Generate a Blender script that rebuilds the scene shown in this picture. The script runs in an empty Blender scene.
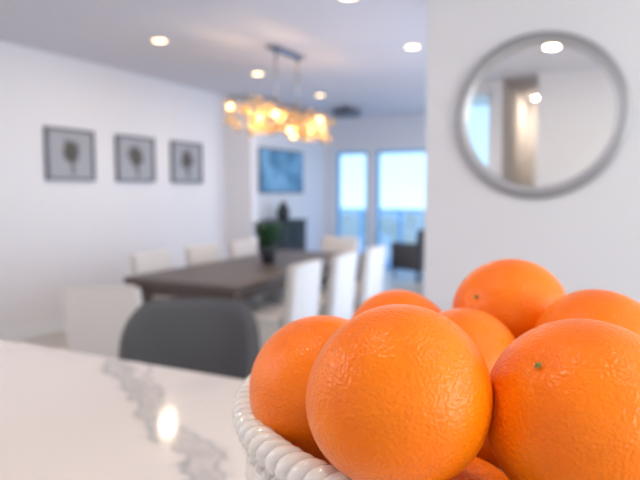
import bpy, bmesh, math, random
from mathutils import Vector, Matrix
random.seed(4)
S = bpy.context.scene
D = bpy.data

# ------------------------------------------------------------ materials
def newmat(name):
    m = D.materials.new(name); m.use_nodes = True
    nt = m.node_tree
    b = nt.nodes.get('Principled BSDF')
    return m, nt, b

def mat(name, col, rough=0.6, metal=0.0, bump=0.0, bscale=60.0, var=0.0, emit=None, estr=0.0, coat=0.0, spec=0.5):
    m, nt, b = newmat(name)
    b.inputs['Base Color'].default_value = (*col, 1)
    b.inputs['Roughness'].default_value = rough
    b.inputs['Metallic'].default_value = metal
    b.inputs['Specular IOR Level'].default_value = spec
    b.inputs['Coat Weight'].default_value = coat
    if emit:
        b.inputs['Emission Color'].default_value = (*emit, 1)
        b.inputs['Emission Strength'].default_value = estr
    if bump or var:
        tc = nt.nodes.new('ShaderNodeTexCoord')
        n = nt.nodes.new('ShaderNodeTexNoise')
        n.inputs['Scale'].default_value = bscale
        n.inputs['Detail'].default_value = 4
        nt.links.new(tc.outputs['Object'], n.inputs['Vector'])
        if bump:
            bp = nt.nodes.new('ShaderNodeBump')
            bp.inputs['Strength'].default_value = bump
            bp.inputs['Distance'].default_value = 0.003
            nt.links.new(n.outputs['Fac'], bp.inputs['Height'])
            nt.links.new(bp.outputs['Normal'], b.inputs['Normal'])
        if var:
            r = nt.nodes.new('ShaderNodeValToRGB')
            r.color_ramp.elements[0].position = 0.3
            r.color_ramp.elements[1].position = 0.7
            r.color_ramp.elements[0].color = (*[c*(1-var) for c in col], 1)
            r.color_ramp.elements[1].color = (*[min(1, c*(1+var)) for c in col], 1)
            nt.links.new(n.outputs['Fac'], r.inputs['Fac'])
            nt.links.new(r.outputs['Color'], b.inputs['Base Color'])
    return m

M = {}
M['wall'] = mat('wall_paint', (0.78, 0.77, 0.80), 0.75, bump=0.12, bscale=90, var=0.01)
M['ceil'] = mat('ceiling_paint', (0.68, 0.68, 0.74), 0.85, bump=0.1, bscale=70, var=0.01)
M['trim'] = mat('trim_paint', (0.8, 0.81, 0.83), 0.4, bump=0.03, bscale=40)
M['fabric'] = mat('slipcover_fabric', (0.64, 0.61, 0.58), 0.9, bump=0.4, bscale=220, var=0.04)
M['grey'] = mat('grey_upholstery', (0.088, 0.088, 0.096), 0.85, bump=0.4, bscale=260, var=0.12)
M['black'] = mat('black_metal', (0.015, 0.016, 0.018), 0.4, metal=0.6, bump=0.03)
M['blackwood'] = mat('black_lacquer', (0.010, 0.012, 0.015), 0.45, bump=0.05, bscale=30)
M['legwood'] = mat('dark_leg_wood', (0.05, 0.035, 0.028), 0.5, bump=0.1, bscale=50)
M['chrome'] = mat('polished_nickel', (0.38, 0.38, 0.41), 0.25, metal=1.0, bump=0.02)
M['mirror'] = mat('mirror_silver', (0.90, 0.91, 0.91), 0.01, metal=1.0)
M['mframe'] = mat('mirror_frame_brushed', (0.38, 0.38, 0.40), 0.42, metal=0.75, bump=0.25, bscale=120, var=0.15)
M['mframe2'] = mat('mirror_frame_lip', (0.58, 0.58, 0.60), 0.35, metal=0.8, bump=0.1, bscale=90)
M['ceramic'] = mat('white_glazed_ceramic', (0.78, 0.73, 0.68), 0.12, bump=0.03, bscale=60, coat=0.5)
M['bulb'] = mat('warm_bulb', (1, 0.8, 0.5), 0.4, emit=(1.0, 0.66, 0.28), estr=26)
M['down'] = mat('downlight_lens', (1, 0.9, 0.7), 0.4, emit=(1.0, 0.66, 0.30), estr=8)
M['leaf'] = mat('plant_leaf', (0.03, 0.09, 0.035), 0.5, bump=0.1, bscale=60, var=0.35)
M['soil'] = mat('soil', (0.03, 0.02, 0.015), 0.95, bump=0.5, bscale=120)
M['pot'] = mat('dark_pot', (0.03, 0.035, 0.04), 0.4, bump=0.05)
M['frame'] = mat('silver_frame', (0.14, 0.155, 0.19), 0.45, metal=0.2, bump=0.1, bscale=60)
M['canvas'] = mat('grey_canvas', (0.38, 0.39, 0.43), 0.8, bump=0.2, bscale=200, var=0.08)
M['petal'] = mat('bronze_petals', (0.10, 0.09, 0.085), 0.6, bump=0.2, bscale=90, var=0.4)
M['winframe'] = mat('window_frame', (0.14, 0.50, 0.85), 0.4, bump=0.03)
M['cab'] = mat('cabinet_paint', (0.72, 0.73, 0.75), 0.35, bump=0.03)
M['conc'] = mat('balcony_concrete', (0.5, 0.52, 0.55), 0.8, bump=0.2, var=0.1, bscale=10)
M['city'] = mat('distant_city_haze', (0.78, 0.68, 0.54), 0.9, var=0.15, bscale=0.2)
M['calyx'] = mat('orange_calyx', (0.26, 0.24, 0.05), 0.8, bump=0.4, bscale=400, var=0.3)

def glassy(name, tint, fac, rough=0.05):
    m, nt, b = newmat(name)
    nt.nodes.remove(b)
    out = nt.nodes['Material Output']
    t = nt.nodes.new('ShaderNodeBsdfTransparent'); t.inputs['Color'].default_value = (*tint, 1)
    g = nt.nodes.new('ShaderNodeBsdfGlossy'); g.inputs['Roughness'].default_value = rough
    mx = nt.nodes.new('ShaderNodeMixShader'); mx.inputs[0].default_value = fac
    nt.links.new(t.outputs[0], mx.inputs[1]); nt.links.new(g.outputs[0], mx.inputs[2])
    nt.links.new(mx.outputs[0], out.inputs['Surface'])
    return m
M['pane'] = glassy('window_glass', (0.97, 0.99, 1.0), 0.04)
m, nt, b = newmat('bubble_glass')
nt.nodes.remove(b); out = nt.nodes['Material Output']
t = nt.nodes.new('ShaderNodeBsdfTransparent'); t.inputs['Color'].default_value = (0.98, 0.88, 0.72, 1)
g = nt.nodes.new('ShaderNodeBsdfGlossy'); g.inputs['Roughness'].default_value = 0.08; g.inputs['Color'].default_value = (1, 0.88, 0.68, 1)
tr = nt.nodes.new('ShaderNodeBsdfTranslucent'); tr.inputs['Color'].default_value = (1, 0.76, 0.44, 1)
m1 = nt.nodes.new('ShaderNodeMixShader'); m1.inputs[0].default_value = 0.5
nt.links.new(g.outputs[0], m1.inputs[1]); nt.links.new(tr.outputs[0], m1.inputs[2])
lw = nt.nodes.new('ShaderNodeLayerWeight'); lw.inputs['Blend'].default_value = 0.4
mr = nt.nodes.new('ShaderNodeMath'); mr.operation = 'MULTIPLY_ADD'; mr.inputs[1].default_value = 0.65; mr.inputs[2].default_value = 0.11
nt.links.new(lw.outputs['Facing'], mr.inputs[0])
mx = nt.nodes.new('ShaderNodeMixShader')
nt.links.new(mr.outputs[0], mx.inputs[0]); nt.links.new(t.outputs[0], mx.inputs[1]); nt.links.new(m1.outputs[0], mx.inputs[2])
nt.links.new(mx.outputs[0], out.inputs['Surface'])
M['bubble'] = m

# orange peel
m, nt, b = newmat('orange_peel')
tc = nt.nodes.new('ShaderNodeTexCoord')
n1 = nt.nodes.new('ShaderNodeTexNoise'); n1.inputs['Scale'].default_value = 30; n1.inputs['Detail'].default_value = 5
r1 = nt.nodes.new('ShaderNodeValToRGB')
r1.color_ramp.elements[0].position = 0.3; r1.color_ramp.elements[1].position = 0.72
r1.color_ramp.elements[0].color = (0.92, 0.170, 0.001, 1)
r1.color_ramp.elements[1].color = (1.0, 0.230, 0.001, 1)
v = nt.nodes.new('ShaderNodeTexVoronoi'); v.inputs['Scale'].default_value = 680
v.feature = 'SMOOTH_F1'
n2 = nt.nodes.new('ShaderNodeTexNoise'); n2.inputs['Scale'].default_value = 380; n2.inputs['Detail'].default_value = 1
mp = nt.nodes.new('ShaderNodeMath'); mp.operation = 'MULTIPLY_ADD'; mp.inputs[1].default_value = 0.35
b1 = nt.nodes.new('ShaderNodeBump'); b1.inputs['Strength'].default_value = 0.85; b1.inputs['Distance'].default_value = 0.0006
for n in (n1, v, n2): nt.links.new(tc.outputs['Object'], n.inputs['Vector'])
nt.links.new(n2.outputs['Fac'], mp.inputs[0]); nt.links.new(v.outputs['Distance'], mp.inputs[2])
nt.links.new(mp.outputs[0], b1.inputs['Height']); nt.links.new(b1.outputs['Normal'], b.inputs['Normal'])
nt.links.new(n1.outputs['Fac'], r1.inputs['Fac']); nt.links.new(r1.outputs['Color'], b.inputs['Base Color'])
b.inputs['Roughness'].default_value = 0.28
b.inputs['Specular IOR Level'].default_value = 0.30
b.inputs['Subsurface Weight'].default_value = 0.06
b.inputs['Subsurface Radius'].default_value = (0.01, 0.004, 0.001)
b.inputs['Subsurface Scale'].default_value = 0.4
M['orange'] = m

def wood(name, c1, c2, rough, scale=(1, 8, 1), rot=0):
    m, nt, b = newmat(name)
    tc = nt.nodes.new('ShaderNodeTexCoord'); mpn = nt.nodes.new('ShaderNodeMapping')
    mpn.inputs['Scale'].default_value = scale
    n = nt.nodes.new('ShaderNodeTexNoise'); n.inputs['Scale'].default_value = 3; n.inputs['Detail'].default_value = 8
    r = nt.nodes.new('ShaderNodeValToRGB')
    r.color_ramp.elements[0].position = 0.3; r.color_ramp.elements[1].position = 0.7
    r.color_ramp.elements[0].color = (*c1, 1); r.color_ramp.elements[1].color = (*c2, 1)
    nt.links.new(tc.outputs['Object'], mpn.inputs['Vector']); nt.links.new(mpn.outputs[0], n.inputs['Vector'])
    nt.links.new(n.outputs['Fac'], r.inputs['Fac']); nt.links.new(r.outputs['Color'], b.inputs['Base Color'])
    bp = nt.nodes.new('ShaderNodeBump'); bp.inputs['Strength'].default_value = 0.1; bp.inputs['Distance'].default_value = 0.002
    nt.links.new(n.outputs['Fac'], bp.inputs['Height']); nt.links.new(bp.outputs['Normal'], b.inputs['Normal'])
    b.inputs['Roughness'].default_value = rough
    return m
M['tablewood'] = wood('table_walnut', (0.072, 0.055, 0.050), (0.12, 0.092, 0.082), 0.42, (9, 1, 1))
M['floor'] = wood('floor_planks', (0.42, 0.38, 0.35), (0.55, 0.51, 0.47), 0.3, (7, 0.8, 1))

# quartz with veins
m, nt, b = newmat('white_quartz')
tc = nt.nodes.new('ShaderNodeTexCoord'); sx = nt.nodes.new('ShaderNodeSeparateXYZ')
nt.links.new(tc.outputs['Object'], sx.inputs[0])
def mth(op, a, bb=None, c=None):
    n = nt.nodes.new('ShaderNodeMath'); n.operation = op
    for i, val in enumerate((a, bb, c)):
        if val is None: continue
        if isinstance(val, (int, float)): n.inputs[i].default_value = val
        else: nt.links.new(val, n.inputs[i])
    return n.outputs[0]
def noise(scale, detail, rough=0.6):
    n = nt.nodes.new('ShaderNodeTexNoise'); n.inputs['Scale'].default_value = scale
    n.inputs['Detail'].default_value = detail; n.inputs['Roughness'].default_value = rough
    nt.links.new(tc.outputs['Object'], n.inputs['Vector']); return n.outputs['Fac']
nA = noise(4.0, 1); nB = noise(26, 4); nC = noise(0.9, 2); nE = noise(16, 4)
dot = mth('ADD', mth('MULTIPLY', sx.outputs[0], 0.569), mth('MULTIPLY', sx.outputs[1], 0.822))
wob = mth('ADD', mth('MULTIPLY', mth('SUBTRACT', nA, 0.5), 0.10), mth('MULTIPLY', mth('SUBTRACT', nE, 0.5), 0.08))
u = mth('ADD', dot, wob)
def vein(center, w, src):
    d = mth('ABSOLUTE', mth('SUBTRACT', src, center))
    mr = nt.nodes.new('ShaderNodeMapRange'); mr.interpolation_type = 'SMOOTHSTEP'
    mr.inputs['From Min'].default_value = 0; mr.inputs['From Max'].default_value = w
    mr.inputs['To Min'].default_value = 1; mr.inputs['To Max'].default_value = 0
    nt.links.new(d, mr.inputs['Value']); return mr.outputs[0]
# soft body of the vein plus a thin darker thread at each edge
body = mth('MULTIPLY', vein(0.278, 0.050, u), mth('MULTIPLY', nB, 0.75))
e1 = mth('MULTIPLY', vein(0.256, 0.010, u), 0.60)
e2 = mth('MULTIPLY', vein(0.302, 0.008, u), 0.55)
u2 = mth('ADD', mth('ADD', mth('MULTIPLY', sx.outputs[0], 0.68), mth('MULTIPLY', sx.outputs[1], 0.733)), mth('MULTIPLY', wob, 1.0))
v2 = mth('MULTIPLY', vein(0.125, 0.010, u2), 0.45)
v3 = mth('MULTIPLY', vein(0.5, 0.02, nC), 0.08)
vs = mth('MINIMUM', mth('ADD', mth('MAXIMUM', mth('MAXIMUM', body, e1), mth('MAXIMUM', e2, v2)), v3), 0.95)
mx = nt.nodes.new('ShaderNodeMix'); mx.data_type = 'RGBA'
mx.inputs['A'].default_value = (0.77, 0.70, 0.66, 1); mx.inputs['B'].default_value = (0.19, 0.20, 0.21, 1)
nt.links.new(vs, mx.inputs['Factor']); nt.links.new(mx.outputs['Result'], b.inputs['Base Color'])
b.inputs['Roughness'].default_value = 0.09
b.inputs['Specular IOR Level'].default_value = 0.35
M['quartz'] = m

# blue seascape painting
m, nt, b = newmat('blue_painting')
tc = nt.nodes.new('ShaderNodeTexCoord')
n = nt.nodes.new('ShaderNodeTexNoise'); n.inputs['Scale'].default_value = 1.8; n.inputs['Detail'].default_value = 3; n.inputs['Distortion'].default_value = 1
r = nt.nodes.new('ShaderNodeValToRGB')
r.color_ramp.elements[0].position = 0.4; r.color_ramp.elements[0].color = (0.06, 0.22, 0.40, 1)
r.color_ramp.elements[1].position = 0.62; r.color_ramp.elements[1].color = (0.22, 0.46, 0.70, 1)
nt.links.new(tc.outputs['Object'], n.inputs['Vector']); nt.links.new(n.outputs['Fac'], r.inputs['Fac'])
nt.links.new(r.outputs['Color'], b.inputs['Base Color']); b.inputs['Roughness'].default_value = 0.4
M['painting'] = m

# ------------------------------------------------------------ builder
class B:
    def __init__(s, name):
        s.name = name; s.bm = bmesh.new(); s.mats = []
    def mi(s, k):
        if k not in s.mats: s.mats.append(k)
        return s.mats.index(k)
    def _tag(s, faces, k, smooth=False):
        i = s.mi(k)
        for f in faces: f.material_index = i; f.smooth = smooth
    def hexa(s, pts, k, bev=0.0, seg=3):
        vs = [s.bm.verts.new(p) for p in pts]
        q = [(3,2,1,0),(4,5,6,7),(0,1,5,4),(1,2,6,5),(2,3,7,6),(3,0,4,7)]
        fs = [s.bm.faces.new([vs[j] for j in f]) for f in q]
        s._tag(fs, k, bev > 0.015)
        if bev > 0:
            es = list({e for f in fs for e in f.edges})
            r = bmesh.ops.bevel(s.bm, geom=es, offset=bev, segments=seg, profile=0.5, affect='EDGES')
            s._tag(r['faces'], k, bev > 0.015)
    def box(s, lo, hi, k, bev=0.0, seg=3, top=(0,0), topscale=1.0):
        x0,y0,z0 = lo; x1,y1,z1 = hi
        cx,cy = (x0+x1)/2,(y0+y1)/2
        P = [(x0,y0,z0),(x1,y0,z0),(x1,y1,z0),(x0,y1,z0)]
        T = [(cx+(p[0]-cx)*topscale+top[0], cy+(p[1]-cy)*topscale+top[1], z1) for p in P]
        s.hexa(P+T, k, bev, seg)
    def tube(s, pts, rad, k, n=12, closed=False, caps=True):
        pts = [Vector(p) for p in pts]; N = len(pts)
        rr = rad if isinstance(rad, (list, tuple)) else [rad]*N
        rings = []; prev = None
        for i, p in enumerate(pts):
            if closed: t = pts[(i+1)%N]-pts[i-1]
            else: t = pts[min(i+1,N-1)]-pts[max(i-1,0)]
            t.normalize()
            if prev is None:
                a = Vector((0,0,1)) if abs(t.z) < 0.9 else Vector((1,0,0))
                nrm = t.cross(a).normalized()
            else:
                nrm = (prev - t*prev.dot(t)).normalized()
            prev = nrm; bn = t.cross(nrm)
            rings.append([s.bm.verts.new(p+(nrm*math.cos(2*math.pi*j/n)+bn*math.sin(2*math.pi*j/n))*rr[i]) for j in range(n)])
        fs = []
        for i in range(N if closed else N-1):
            A, C = rings[i], rings[(i+1)%N]
            for j in range(n):
                fs.append(s.bm.faces.new([A[j],A[(j+1)%n],C[(j+1)%n],C[j]]))
        if caps and not closed:
            fs.append(s.bm.faces.new(rings[0][::-1])); fs.append(s.bm.faces.new(rings[-1]))
        s._tag(fs, k, True)
    def lathe(s, prof, k, n=64, c=(0,0,0), fr=None, close=True):
        rings = []
        for (r, z) in prof:
            ring = []
            for j in range(n):
                a = 2*math.pi*j/n
                q = r if fr is None else fr(r, z, a)
                ring.append(s.bm.verts.new((c[0]+q*math.cos(a), c[1]+q*math.sin(a), c[2]+z)))
            rings.append(ring)
        fs = []
        for A, C in zip(rings[:-1], rings[1:]):
            for j in range(n): fs.append(s.bm.faces.new([A[j],A[(j+1)%n],C[(j+1)%n],C[j]]))
        if close:
            fs.append(s.bm.faces.new(rings[0][::-1])); fs.append(s.bm.faces.new(rings[-1]))
        s._tag(fs, k, True)
    def ball(s, c, r, k, u=16, v=10, sc=(1,1,1), rot=None):
        mt = Matrix.Translation(c)
        if rot is not None: mt = mt @ rot
        mt = mt @ Matrix.Diagonal((*sc, 1))
        g = bmesh.ops.create_uvsphere(s.bm, u_segments=u, v_segments=v, radius=r, matrix=mt)
        s._tag({f for vv in g['verts'] for f in vv.link_faces}, k, True)
    def done(s, loc=(0,0,0), rz=0, mods=(), normals=True):
        if normals: bmesh.ops.recalc_face_normals(s.bm, faces=s.bm.faces[:])
        me = D.meshes.new(s.name); s.bm.to_mesh(me); s.bm.free()
        for k in s.mats: me.materials.append(M[k])
        o = D.objects.new(s.name, me); S.collection.objects.link(o)
        o.location = loc; o.rotation_euler = (0,0,rz)
        return o

H = 2.85
XL = -5.2
YF = 10.6
YB = -3.6
XR = 2.4
XD = -0.957
YM = 3.2

# ------------------------------------------------------------ room shell
b = B('floor'); b.box((XL-0.15, YB-0.15, -0.1), (XR+0.15, YF+0.15, 0), 'floor'); b.done()
b = B('ceiling'); b.box((XL-0.15, YB-0.15, H), (XR+0.15, YF+0.15, H+0.12), 'ceil'); b.done()
b = B('wall_left'); b.box((XL-0.15, -1.4, 0), (XL, YF, H), 'wall'); b.done()
b = B('wall_pier'); b.box((XL, 7.3, 0), (-4.75, 7.45, H), 'wall'); b.done()
b = B('wall_mirror'); b.box((XD, YM, 0), (XR, YM+0.15, H), 'wall'); b.done()
b = B('wall_dining_right')
b.box((XD, YM+0.15, 0), (XD+0.15, 3.9, H), 'wall')
b.box((XD, 7.0, 0), (XD+0.15, 7.9, H), 'wall')
b.box((XD, 10.1, 0), (XD+0.15, YF, H), 'wall')
b.box((XD, 3.9, 2.4), (XD+0.15, 7.0, H), 'wall')
b.box((XD, 7.9, 2.4), (XD+0.15, 10.1, H), 'wall')
b.done()
b = B('wall_far')
b.box((XL, YF, 0), (-4.95, YF+0.15, H), 'wall')
b.box((-4.30, YF, 0), (-4.13, YF+0.15, H), 'wall')
b.box((-3.10, YF, 0), (XD+0.15, YF+0.15, H), 'wall')
b.box((-4.95, YF, 2.22), (-4.30, YF+0.15, H), 'wall')
b.box((-4.13, YF, 2.22), (-3.10, YF+0.15, H), 'wall')
b.done()
b = B('wall_right')
b.box((XR, -1.2, 0), (XR+0.15, YM, 0.95), 'wall')
b.box((XR, -1.2, 2.45), (XR+0.15, YM, H), 'wall')
b.box((XR, -1.2, 0.95), (XR+0.15, -0.9, 2.45), 'wall')
b.box((XR, 2.4, 0.95), (XR+0.15, YM, 2.45), 'wall')
b.done()
b = B('wall_back')
b.box((XL-0.15, -1.55, 0), (-2.05, -1.4, H), 'wall')
b.box((-2.05, -1.55, 0), (-1.48, -1.4, 0.6), 'wall')
b.box((-2.05, -1.55, 2.72), (-1.48, -1.4, H), 'wall')
b.box((-1.48, YB, 0), (-1.36, -1.4, H), 'wall')
b.done()
b = B('wall_hallway_end'); b.box((-1.48, YB-0.15, 0), (-0.92, YB, H), 'wall'); b.done()
b = B('wall_kitchen_return'); b.box((-0.92, YB, 0), (XR+0.15, -1.2, H), 'wall'); b.done()

def window(name, lo, hi, axis, mull=0, fk='winframe'):
    b = B(name); u0, z0 = lo[0], lo[1]; u1, z1 = hi[0], hi[1]; p = lo[2]
    w = 0.05
    def bx(ua, za, ub, zb, k, d=0.03):
        if axis == 'x': b.box((ua, p-d, za), (ub, p+d, zb), k, 0.004 if k != 'pane' else 0, 2)
        else: b.box((p-d, ua, za), (p+d, ub, zb), k, 0.004 if k != 'pane' else 0, 2)
    bx(u0, z0, u0+w, z1, fk); bx(u1-w, z0, u1, z1, fk)
    bx(u0, z0, u1, z0+w, fk); bx(u0, z1-w, u1, z1, fk)
    for i in range(mull):
        uc = u0 + (u1-u0)*(i+1)/(mull+1); bx(uc-0.025, z0, uc+0.025, z1, fk)
    bx(u0+w, z0+w, u1-w, z1-w, 'pane', 0.004)
    b.done()
window('window_1', (-4.95, 0.0, YF+0.08), (-4.30, 2.22), 'x')
window('window_2', (-4.13, 0.0, YF+0.08), (-3.10, 2.22), 'x')
window('added_window_3', (-0.9, 0.95, XR+0.08), (2.4, 2.45), 'y', 2, 'trim')  # unseen window, added to let light in from the right
window('window_4', (-2.05, 0.6, -1.48), (-1.48, 2.72), 'x', 0, 'trim')
window('added_window_5', (3.9, 0.0, XD+0.08), (7.0, 2.4), 'y', 2, 'trim')  # unseen window, added so light reaches the left wall
window('added_window_6', (7.9, 0.0, XD+0.08), (10.1, 2.4), 'y', 1, 'trim')  # also unseen, added for side light in the living room

for nm, lo, hi in [('baseboard_left', (XL, -1.4, 0), (XL+0.015, 7.3, 0.12)),
                   ('baseboard_living_left', (XL, 7.45, 0), (XL+0.015, YF, 0.12)),
                   ('baseboard_mirror', (XD, YM-0.015, 0), (XR, YM, 0.12)),
                   ('baseboard_pier', (XL, 7.285, 0), (-4.75, 7.3, 0.12))]:
    b = B(nm); b.box(lo, hi, 'trim', 0.004, 2); b.done()

# outside
b = B('balcony'); b.box((-6.2, YF+0.16, -0.12), (-0.5, YF+2.0, -0.02), 'conc')
b.box((-6.2, YF+1.9, 1.02), (-0.5, YF+1.96, 1.07), 'winframe')
for i in range(7): b.box((-6.2+i*0.94, YF+1.9, -0.02), (-6.15+i*0.94, YF+1.95, 1.02), 'winframe')
b.done()
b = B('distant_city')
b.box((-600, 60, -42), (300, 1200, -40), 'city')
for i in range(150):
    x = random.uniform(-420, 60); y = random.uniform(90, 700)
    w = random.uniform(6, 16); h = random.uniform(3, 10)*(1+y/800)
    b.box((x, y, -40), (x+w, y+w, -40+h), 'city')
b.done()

# ------------------------------------------------------------ recessed lights
def lamp(name, kind, loc, energy, col, size=0.1, rot=(0,0,0), sy=None):
    l = D.lights.new(name, kind); l.energy = energy; l.color = col
    if kind == 'AREA':
        l.shape = 'DISK' if sy is None else 'RECTANGLE'; l.size = size
        if sy: l.size_y = sy
    else: l.shadow_soft_size = size
    o = D.objects.new(name, l); S.collection.objects.link(o); o.location = loc; o.rotation_euler = rot
    return o
spots = [(-3.87,4.42),(-1.85,5.7),(-1.80,4.06),(-3.90,6.15),(-3.95,7.9),(-0.64,0.13),(-2.7,0.4),(0.9,0.4),(-2.4,8.6),(-1.15,-3.1)]  # last one is out of direct view, added to brighten the dark hallway
for i, (x, y) in enumerate(spots):
    b = B('recessed_light')
    b.lathe([(0.062,-0.002),(0.066,-0.008),(0.080,-0.008),(0.086,0.0)], 'trim', 32, close=False)
    b.lathe([(0.001,-0.003),(0.063,-0.003)], 'down', 32, close=False)
    b.done((x, y, H))
    lamp('downlight_lamp', 'AREA', (x, y, H-0.02), 7, (1.0, 0.82, 0.60), 0.12)

# ------------------------------------------------------------ chandelier
b = B('chandelier')
y0, y1 = -0.80, 0.80
zt = 2.30; w = 0.13
b.box((-0.06,-0.30,H-0.03),(0.06,0.30,H), 'chrome', 0.005, 2)
for yy in (-0.22, 0.22):
    b.tube([(0,yy,H-0.03),(0,yy,zt)], 0.010, 'chrome', 10)
for sx_ in (-w, 0, w): b.box((sx_-0.008,y0,zt-0.008),(sx_+0.008,y1,zt+0.008),'chrome')
for yy in (y0, -0.4, 0, 0.4, y1): b.box((-w,yy-0.008,zt-0.008),(w,yy+0.008,zt+0.008),'chrome')
rc = random.Random(11)
ny = 13
for i in range(ny):
    for j, sx_ in enumerate((-w, 0, w)):
        yy = y0 + (y1-y0)*(i+0.5*(j % 2))/(ny-0.5)
        for lvl in range(2):
            if rc.random() < 0.12: continue
            r_ = rc.uniform(0.040, 0.060)
            zc = zt - 0.07 - 0.13*lvl - 0.04*((i+j) % 2) - rc.uniform(0, 0.02)
            ox = rc.uniform(-0.02, 0.02)
            b.tube([(sx_+ox,yy,zt),(sx_+ox,yy,zc+r_*0.9)], 0.005, 'chrome', 6)
            b.tube([(sx_+ox,yy,zc+r_+0.008),(sx_+ox,yy,zc+r_*0.8)], 0.014, 'chrome', 8)
            b.ball((sx_+ox,yy,zc), r_, 'bubble', 16, 12)
            if (i*5 + j*3 + lvl*4) % 7 == 0:
                b.ball((sx_+ox,yy,zc), 0.017, 'bulb', 12, 8)
b.done((-3.03, 5.32, 0))
for yy in (4.8, 5.85):
    lamp('chandelier_lamp', 'POINT', (-3.03, yy, 2.13), 9, (1.0, 0.68, 0.36), 0.04)

b = B('ceiling_light')
b.lathe([(0.05,0),(0.07,-0.02),(0.07,-0.04),(0.22,-0.05),(0.24,-0.06),(0.24,-0.13),(0.22,-0.14),(0.05,-0.14)], 'frame', 40)
b.done((-4.15, 9.3, H))

# ------------------------------------------------------------ wall art
for k, yc in enumerate((4.51, 5.46, 6.40)):
    b = B('framed_wall_art')
    hw, hh = 0.31, 0.27; d = 0.045; f = 0.028
    b.box((0,-hw,-hh),(d,-hw+f,hh),'frame',0.004,2); b.box((0,hw-f,-hh),(d,hw,hh),'frame',0.004,2)
    b.box((0,-hw+f,-hh),(d,hw-f,-hh+f),'frame',0.004,2); b.box((0,-hw+f,hh-f),(d,hw-f,hh),'frame',0.004,2)
    b.box((0.0,-hw+f,-hh+f),(0.02,hw-f,hh-f),'canvas')
    for j in range(13):
        a = 2*math.pi*j/13 + k
        L = random.uniform(0.09,0.14)
        r = Matrix.Rotation(a, 4, 'X')
        c = Vector((0.024, -math.sin(a)*L*0.55, 0.03+math.cos(a)*L*0.55))
        b.ball(c, 1, 'petal', 10, 6, (0.006, 0.022, L*0.6), r)
    b.ball((0.026,0,0.03), 0.03, 'petal', 12, 8, (0.3,1,1))
    b.tube([(0.024,0,0.0),(0.024,0.012,-0.08),(0.024,0.03,-0.2)], 0.012, 'petal', 8)
    b.done((XL, yc, 1.84))

b = B('blue_wall_painting')
b.box((0,-0.74,-0.37),(0.035,0.74,0.37),'frame',0.004,2)
b.box((0.03,-0.71,-0.34),(0.04,0.71,0.34),'painting')
b.done((XL, 8.92, 1.80))

# ------------------------------------------------------------ mirror
b = B('round_wall_mirror')
def ringy(prof, k, n=96):
    rings = []
    for r, y in prof:
        rings.append([b.bm.verts.new((r*math.cos(2*math.pi*j/n), y, r*math.sin(2*math.pi*j/n))) for j in range(n)])
    fs = []
    for A, C in zip(rings[:-1], rings[1:]):
        for j in range(n): fs.append(b.bm.faces.new([A[j],A[(j+1)%n],C[(j+1)%n],C[j]]))
    b._tag(fs, k, True); return rings
ringy([(0.408,0),(0.408,-0.028),(0.404,-0.034),(0.374,-0.034),(0.370,-0.030)], 'mframe')
ringy([(0.370,-0.030),(0.364,-0.032),(0.350,-0.026),(0.348,-0.012)], 'mframe2')
g = ringy([(0.350,-0.013),(0.349,-0.013)], 'mirror')
f = b.bm.faces.new(g[-1]); b._tag([f], 'mirror')
b.done((-0.380, YM, 1.825))

# ------------------------------------------------------------ kitchen island
ZC = 1.01
b = B('kitchen_island')
b.box((-2.9,-0.02,ZC-0.04),(1.3,1.156,ZC),'quartz',0.004,2)
b.box((-2.75,0.06,0.10),(1.15,0.86,ZC-0.04),'cab')
b.box((-2.70,0.10,0.0),(1.10,0.82,0.10),'cab')
for i in range(7):
    x0 = -2.73+i*0.555
    b.box((x0,0.04,0.14),(x0+0.53,0.06,ZC-0.07),'cab',0.004,2)
    b.box((x0,0.86,0.14),(x0+0.53,0.875,ZC-0.07),'cab',0.004,2)
b.done()

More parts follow.
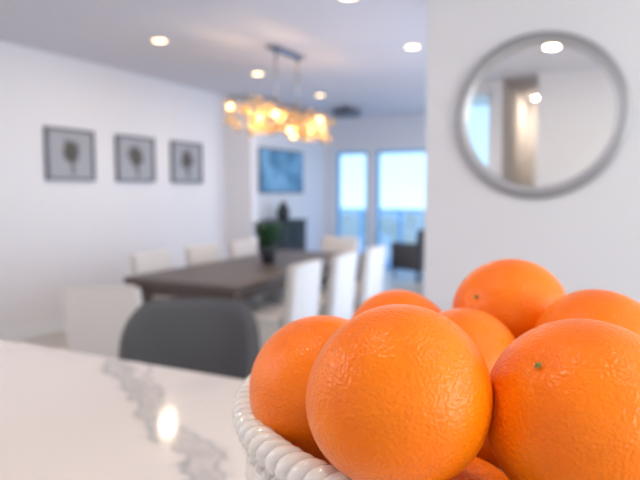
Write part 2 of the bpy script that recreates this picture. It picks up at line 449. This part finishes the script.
# ------------------------------------------------------------ bar chair
def bar_chair(loc, rz):
    b = B('upholstered_counter_chair')
    n, mrows = 56, 14
    def shell(th, s_, r_off):
        a = math.radians(70)*th
        t_ = max(0, (abs(th)-0.40)/0.60)
        top = 1.022 - 0.19*(1-math.sqrt(max(0, 1-t_**2.2)))
        z = 0.60 + (top-0.60)*s_
        rx = 0.222+0.035*s_ + r_off; ry = 0.205+0.045*s_ + r_off
        ca, sa = math.cos(a), math.sin(a)
        e = 0.8
        x = rx*math.copysign(abs(sa)**e, sa); y = ry*math.copysign(abs(ca)**e, ca)
        return Vector((x, y, z))
    outer = [[b.bm.verts.new(shell(-1+2*i/n, j/mrows, 0.022)) for i in range(n+1)] for j in range(mrows+1)]
    inner = [[b.bm.verts.new(shell(-1+2*i/n, j/mrows, -0.022)) for i in range(n+1)] for j in range(mrows+1)]
    crown = [b.bm.verts.new(shell(-1+2*i/n, 1, 0)+Vector((0,0,0.018))) for i in range(n+1)]
    fs = []
    for j in range(mrows):
        for i in range(n):
            fs.append(b.bm.faces.new([outer[j][i],outer[j][i+1],outer[j+1][i+1],outer[j+1][i]]))
            fs.append(b.bm.faces.new([inner[j][i+1],inner[j][i],inner[j+1][i],inner[j+1][i+1]]))
        for i in (0, n):
            fs.append(b.bm.faces.new([outer[j][i],outer[j+1][i],inner[j+1][i],inner[j][i]]))
    for i in range(n):
        fs.append(b.bm.faces.new([outer[-1][i],outer[-1][i+1],crown[i+1],crown[i]]))
        fs.append(b.bm.faces.new([crown[i],crown[i+1],inner[-1][i+1],inner[-1][i]]))
        fs.append(b.bm.faces.new([outer[0][i+1],outer[0][i],inner[0][i],inner[0][i+1]]))
    for i in (0, n): fs.append(b.bm.faces.new([outer[-1][i],crown[i],inner[-1][i]]))
    b._tag(fs, 'grey', True)
    b.box((-0.215,-0.25,0.57),(0.215,0.20,0.68),'grey',0.035,4)
    for x in (-1, 1):
        for y in (-1, 1):
            b.tube([(0.17*x,0.16*y,0.59),(0.215*x,0.215*y,0.0)], [0.016,0.011], 'black', 10)
    c = [(0.20*sx_, 0.20*sy_, 0.20) for sx_, sy_ in ((-1,-1),(1,-1),(1,1),(-1,1))]
    for i in range(4): b.tube([c[i], c[(i+1)%4]], 0.009, 'black', 8)
    return b.done(loc, rz)
bar_chair((-1.355, 1.62, 0), math.radians(24))

# ------------------------------------------------------------ dining table
b = B('dining_table')
b.box((-0.55,-1.3,0.70),(0.55,1.3,0.76),'tablewood',0.006,2)
b.box((-0.47,-1.2,0.61),(-0.44,1.2,0.70),'tablewood'); b.box((0.44,-1.2,0.61),(0.47,1.2,0.70),'tablewood')
b.box((-0.47,-1.2,0.61),(0.47,-1.17,0.70),'tablewood'); b.box((-0.47,1.17,0.61),(0.47,1.2,0.70),'tablewood')
for x in (-0.45, 0.45):
    for y in (-1.18, 1.18):
        b.box((x-0.05,y-0.05,0),(x+0.05,y+0.05,0.70),'tablewood',0.005,2)
b.done((-3.05, 4.92, 0))

# ------------------------------------------------------------ dining chairs
def dining_chair(loc, rz):
    b = B('dining_chair')
    b.box((-0.24,-0.20,0.16),(0.24,0.27,0.44),'fabric',0.02,3,topscale=0.97)
    b.box((-0.245,-0.20,0.42),(0.245,0.28,0.50),'fabric',0.03,4)
    b.hexa([(-0.25,-0.28,0.16),(0.25,-0.28,0.16),(0.25,-0.17,0.16),(-0.25,-0.17,0.16),
            (-0.245,-0.35,0.90),(0.245,-0.35,0.90),(0.245,-0.27,0.90),(-0.245,-0.27,0.90)],'fabric',0.03,4)
    b.tube([(-0.235,-0.345,0.89),(0.235,-0.345,0.89)], 0.006, 'fabric', 8)
    for x in (-0.21, 0.21):
        b.tube([(x,0.23,0.2),(x,0.24,0)], [0.022,0.016], 'legwood', 10)
        b.tube([(x,-0.22,0.2),(x,-0.26,0)], [0.022,0.016], 'legwood', 10)
    return b.done(loc, rz)
for y in (4.12, 4.87, 5.62):
    dining_chair((-2.50, y, 0), math.radians(92))
    dining_chair((-3.52, y+0.08, 0), math.radians(-90))
dining_chair((-2.80, 2.86, 0), math.radians(14))
dining_chair((-3.05, 6.35, 0), math.radians(180))

# ------------------------------------------------------------ table plant
def plant(name, loc, h, pr, nleaf, potk='pot'):
    b = B(name)
    b.lathe([(0.001,0),(pr*0.75,0),(pr,h*0.3),(pr*0.98,h*0.36),(pr*0.88,h*0.36),(pr*0.86,h*0.32),(0.001,h*0.32)], potk, 32, close=False)
    b.lathe([(0.001,h*0.325),(pr*0.86,h*0.325)], 'soil', 24, close=False)
    for i in range(nleaf):
        a = random.uniform(0, 2*math.pi); out = random.uniform(0.15, 0.5)*h; zz = random.uniform(0.6, 1.0)*h
        p0 = Vector((0,0,h*0.32)); p2 = Vector((math.cos(a)*out, math.sin(a)*out, zz)); p1 = Vector((p2.x*0.4, p2.y*0.4, zz*0.85))
        prev = None; sd = Vector((-math.sin(a), math.cos(a), 0)); fs = []
        for j in range(7):
            t = j/6; p = p0*(1-t)**2+p1*2*t*(1-t)+p2*t*t
            w_ = 0.035*h/0.35*math.sin(math.pi*min(1, t*0.9+0.08))
            cur = (b.bm.verts.new(p-sd*w_), b.bm.verts.new(p+Vector((0,0,-w_*0.3))), b.bm.verts.new(p+sd*w_))
            if prev:
                fs.append(b.bm.faces.new([prev[0],prev[1],cur[1],cur[0]])); fs.append(b.bm.faces.new([prev[1],prev[2],cur[2],cur[1]]))
            prev = cur
        b._tag(fs, 'leaf', True)
    b.done(loc, normals=False)
plant('potted_plant', (-3.05, 4.97, 0.76), 0.42, 0.08, 60)

b = B('black_sideboard')
b.box((-5.16,7.62,0.12),(-4.72,8.90,0.96),'blackwood',0.006,2)
b.box((-5.18,7.60,0.96),(-4.70,8.92,1.00),'blackwood',0.004,2)
for i in range(3):
    b.box((-4.72,7.65+i*0.42,0.16),(-4.70,8.04+i*0.42,0.93),'blackwood',0.003,2)
    b.tube([(-4.69,8.00+i*0.42,0.50),(-4.69,8.00+i*0.42,0.65)],0.006,'chrome',8)
for x in (-5.1,-4.78):
    for y in (7.7,8.82): b.box((x-0.025,y-0.025,0),(x+0.025,y+0.025,0.12),'blackwood')
b.done()
b = B('dark_vase')
b.lathe([(0.001,0),(0.07,0),(0.11,0.08),(0.10,0.18),(0.045,0.26),(0.05,0.30),(0.042,0.30),(0.038,0.26),(0.001,0.2)],'pot',32,close=False)
b.done((-4.92, 8.5, 1.00))

def armchair(loc, rz):
    b = B('dark_armchair')
    b.box((-0.34,-0.32,0.18),(0.34,0.34,0.42),'grey',0.04,3)
    b.box((-0.27,-0.24,0.40),(0.27,0.34,0.50),'grey',0.04,3)
    b.box((-0.36,-0.40,0.18),(0.36,-0.24,0.86),'grey',0.05,3,top=(0,-0.07))
    for x in (-0.34, 0.27): b.box((x,-0.30,0.18),(x+0.07,0.33,0.62),'grey',0.03,3)
    for x in (-0.29,0.29):
        for y in (-0.28,0.28): b.tube([(x,y,0.2),(x,y,0)],0.018,'legwood',8)
    b.done(loc, rz)
armchair((-2.98, 9.65, 0), math.radians(60))

# ------------------------------------------------------------ fruit bowl (rope-rimmed pedestal bowl)
BX, BY = -0.0746, 0.393
hB = 1.45-0.136-ZC
R = 0.157
b = B('white_ceramic_fruit_bowl')
def rib(r, z, a):
    k = max(0, min(1, (z-(hB-0.13))/0.05))*max(0, min(1,(hB-0.010-z)/0.02))
    return r*(1+0.030*k*(abs(math.sin(a*9))**0.7-0.6))
t0 = hB-0.306
outer = [(0.001,0),(0.095,0),(0.10,0.006),(0.098,0.014),(0.075,0.026),(0.045,0.042),(0.032,0.062),(0.029,0.080),
         (0.031,0.098),(0.038,0.114),(0.031,0.128),(0.045,0.140),(0.085,0.153),(0.118,0.176),(0.139,0.204),(0.151,0.236),(0.156,0.262),(0.155,0.280),(0.153,0.292),(0.154,0.300),(0.157,0.306)]
inner = [(0.151,0.307),(0.148,0.297),(0.146,0.275),(0.143,0.245),(0.130,0.208),(0.110,0.182),(0.08,0.164),(0.04,0.156),(0.001,0.154)]
prof = [(r_, z_+(t0 if z_ > 0.1 else 0)) for r_, z_ in outer+inner]
b.lathe(prof, 'ceramic', 216, fr=rib, close=False)
turns = 50; N = turns*14
for s_ in range(2):
    pts = []
    for i in range(N):
        a = 2*math.pi*i/N
        ph = a*turns + s_*math.pi
        rr = R-0.001+0.0042*math.cos(ph)
        pts.append((rr*math.cos(a), rr*math.sin(a), hB+0.0040*math.sin(ph)))
    b.tube(pts, 0.0053, 'ceramic', 10, closed=True)
for i in range(96):
    a = 2*math.pi*i/96
    b.ball((0.1565*math.cos(a), 0.1565*math.sin(a), hB-0.0135), 0.0042, 'ceramic', 8, 6)
b.done((BX, BY, ZC))

# ------------------------------------------------------------ oranges
fw = Vector((-0.44721, 0.89443, 0)); rt = Vector((0.89443, 0.44721, 0)); cam = Vector((0,0,1.45))
def orange(pos, r, axis, seed):
    b = B('orange')
    rnd = random.Random(seed)
    bm = b.bm
    g = bmesh.ops.create_icosphere(bm, subdivisions=5, radius=1.0)
    ax = Vector(axis).normalized()
    ph = [rnd.uniform(0, 6.28) for _ in range(6)]
    q = Vector((0,0,1)).rotation_difference(ax).to_matrix()
    for v_ in g['verts']:
        p = v_.co.copy(); z = p.z
        k = 1 + 0.012*math.sin(3*p.x+ph[0]) + 0.012*math.sin(3.4*p.y+ph[1]) + 0.010*math.sin(4*z+ph[2])
        ang = math.acos(max(-1, min(1, z)))
        k -= 0.035*math.exp(-(ang/0.14)**2)
        k -= 0.03*math.exp(-((math.pi-ang)/0.12)**2)
        theta = math.atan2(p.y, p.x)
        k -= 0.006*math.exp(-((ang-0.25)/0.15)**2)*math.cos(theta*7+ph[3])
        v_.co = q @ (p*k*r)
    b._tag(bm.faces[:], 'orange', True)
    c = ax*(r*0.968)
    u_ = ax.orthogonal().normalized(); w_ = ax.cross(u_)
    ring = []
    n = 20
    top = bm.verts.new(c+ax*0.0018)
    for i in range(n):
        a = 2*math.pi*i/n; rr = 0.0018*(1.2 if i%4 == 0 else 0.85)
        ring.append(bm.verts.new(c+(u_*math.cos(a)+w_*math.sin(a))*rr+ax*0.0004))
    fs = [bm.faces.new([top, ring[i], ring[(i+1)%n]]) for i in range(n)]
    b._tag(fs, 'calyx', True)
    return b.done(pos, normals=False)

def W(lat, dep, drop):
    return cam + fw*dep + rt*lat + Vector((0,0,-drop))
UP = Vector((0,0,1))
lay = [ # lateral, depth, drop, radius, stem axis
 (0.0362,0.272,0.0945,0.0422, (0.3,0.5,-0.8)),
 (0.0020,0.352,0.1185,0.0450, (-0.2,0.3,-0.9)),
 (0.1206,0.266,0.1022,0.0442, tuple(-fw*0.40-rt*0.70+UP*0.72)),
 (0.1560,0.4880,0.1015,0.0468, tuple(-fw*0.60-rt*0.86+UP*0.50)),
 (0.1910,0.4030,0.1090,0.0430, (0.5,0.4,-0.3)),
 (0.0985,0.4080,0.1235,0.0425, (0.1,0.9,-0.3)),
 (0.0660,0.4900,0.1262,0.0450, (0.1,0.9,0.1)),
 (0.0750,0.3150,0.1870,0.0420, (0,0.4,-1)),
 (0.1570,0.3380,0.1870,0.0420, (0.3,0.4,-1)),
 (0.0400,0.4000,0.1900,0.0400, (0,0.4,-1)),
 (0.1060,0.4580,0.1950,0.0400, (0,0.4,-1)),
 (0.1830,0.4180,0.1960,0.0400, (0,0.4,-1)),
]
for i, (la, de, dr, r_, ax) in enumerate(lay):
    orange(W(la, de, dr), r_, ax, i+3)

# ------------------------------------------------------------ lighting
wd = D.worlds.new('World'); S.world = wd; wd.use_nodes = True
nt = wd.node_tree; bg = nt.nodes['Background']
tc = nt.nodes.new('ShaderNodeTexCoord'); sp = nt.nodes.new('ShaderNodeSeparateXYZ')
r = nt.nodes.new('ShaderNodeValToRGB')
r.color_ramp.elements[0].position = 0.0; r.color_ramp.elements[0].color = (0.46, 0.66, 0.76, 1)
r.color_ramp.elements[1].position = 0.35; r.color_ramp.elements[1].color = (0.20, 0.42, 0.86, 1)
nt.links.new(tc.outputs['Generated'], sp.inputs[0]); nt.links.new(sp.outputs['Z'], r.inputs['Fac'])
nt.links.new(r.outputs['Color'], bg.inputs['Color']); bg.inputs['Strength'].default_value = 2.3

def fill_light(name, loc, rot, w_, h_, e, col):
    l = D.lights.new(name, 'AREA'); l.shape = 'RECTANGLE'; l.size = w_; l.size_y = h_; l.energy = e; l.color = col
    o = D.objects.new(name, l); S.collection.objects.link(o); o.location = loc; o.rotation_euler = rot
fill_light('fill_light_kitchen', (XR+0.35, 0.75, 1.75), (0, math.radians(90), 0), 1.5, 3.3, 108, (1.0, 0.92, 0.82))  # fill through the added right-hand window, lights kitchen and oranges
fill_light('fill_light_dining', (XD+0.35, 5.45, 1.25), (0, math.radians(90), 0), 2.3, 3.0, 74, (0.80, 0.84, 1.0))  # fill through the added dining window, brightens the left wall
fill_light('fill_light_living', (XD+0.35, 9.0, 1.25), (0, math.radians(90), 0), 2.3, 2.1, 48, (0.70, 0.80, 1.0))  # fill through the added living room window
lamp('added_kitchen_lamp', 'AREA', (-3.6, -0.6, H-0.03), 55, (0.95, 0.94, 1.0), 0.5)  # extra fill lamp, added out of view
b = B('added_kitchen_fixture'); b.lathe([(0.26,0),(0.28,-0.01),(0.28,-0.022),(0.25,-0.022)], 'trim', 40, close=False); b.done((-3.6,-0.6,H))  # housing made up for the added fill lamp

# ------------------------------------------------------------ camera
c = D.cameras.new('Camera'); co = D.objects.new('Camera', c); S.collection.objects.link(co)
co.location = cam
co.rotation_euler = (math.radians(90)-math.atan(0.08), 0, math.radians(26.565))
c.lens = 33.75; c.sensor_width = 36; c.sensor_fit = 'HORIZONTAL'
c.clip_start = 0.02; c.clip_end = 3000
c.dof.use_dof = True; c.dof.focus_distance = 0.28; c.dof.aperture_fstop = 8.0
S.camera = co
S.view_settings.view_transform = 'Standard'
S.view_settings.exposure = 0.0
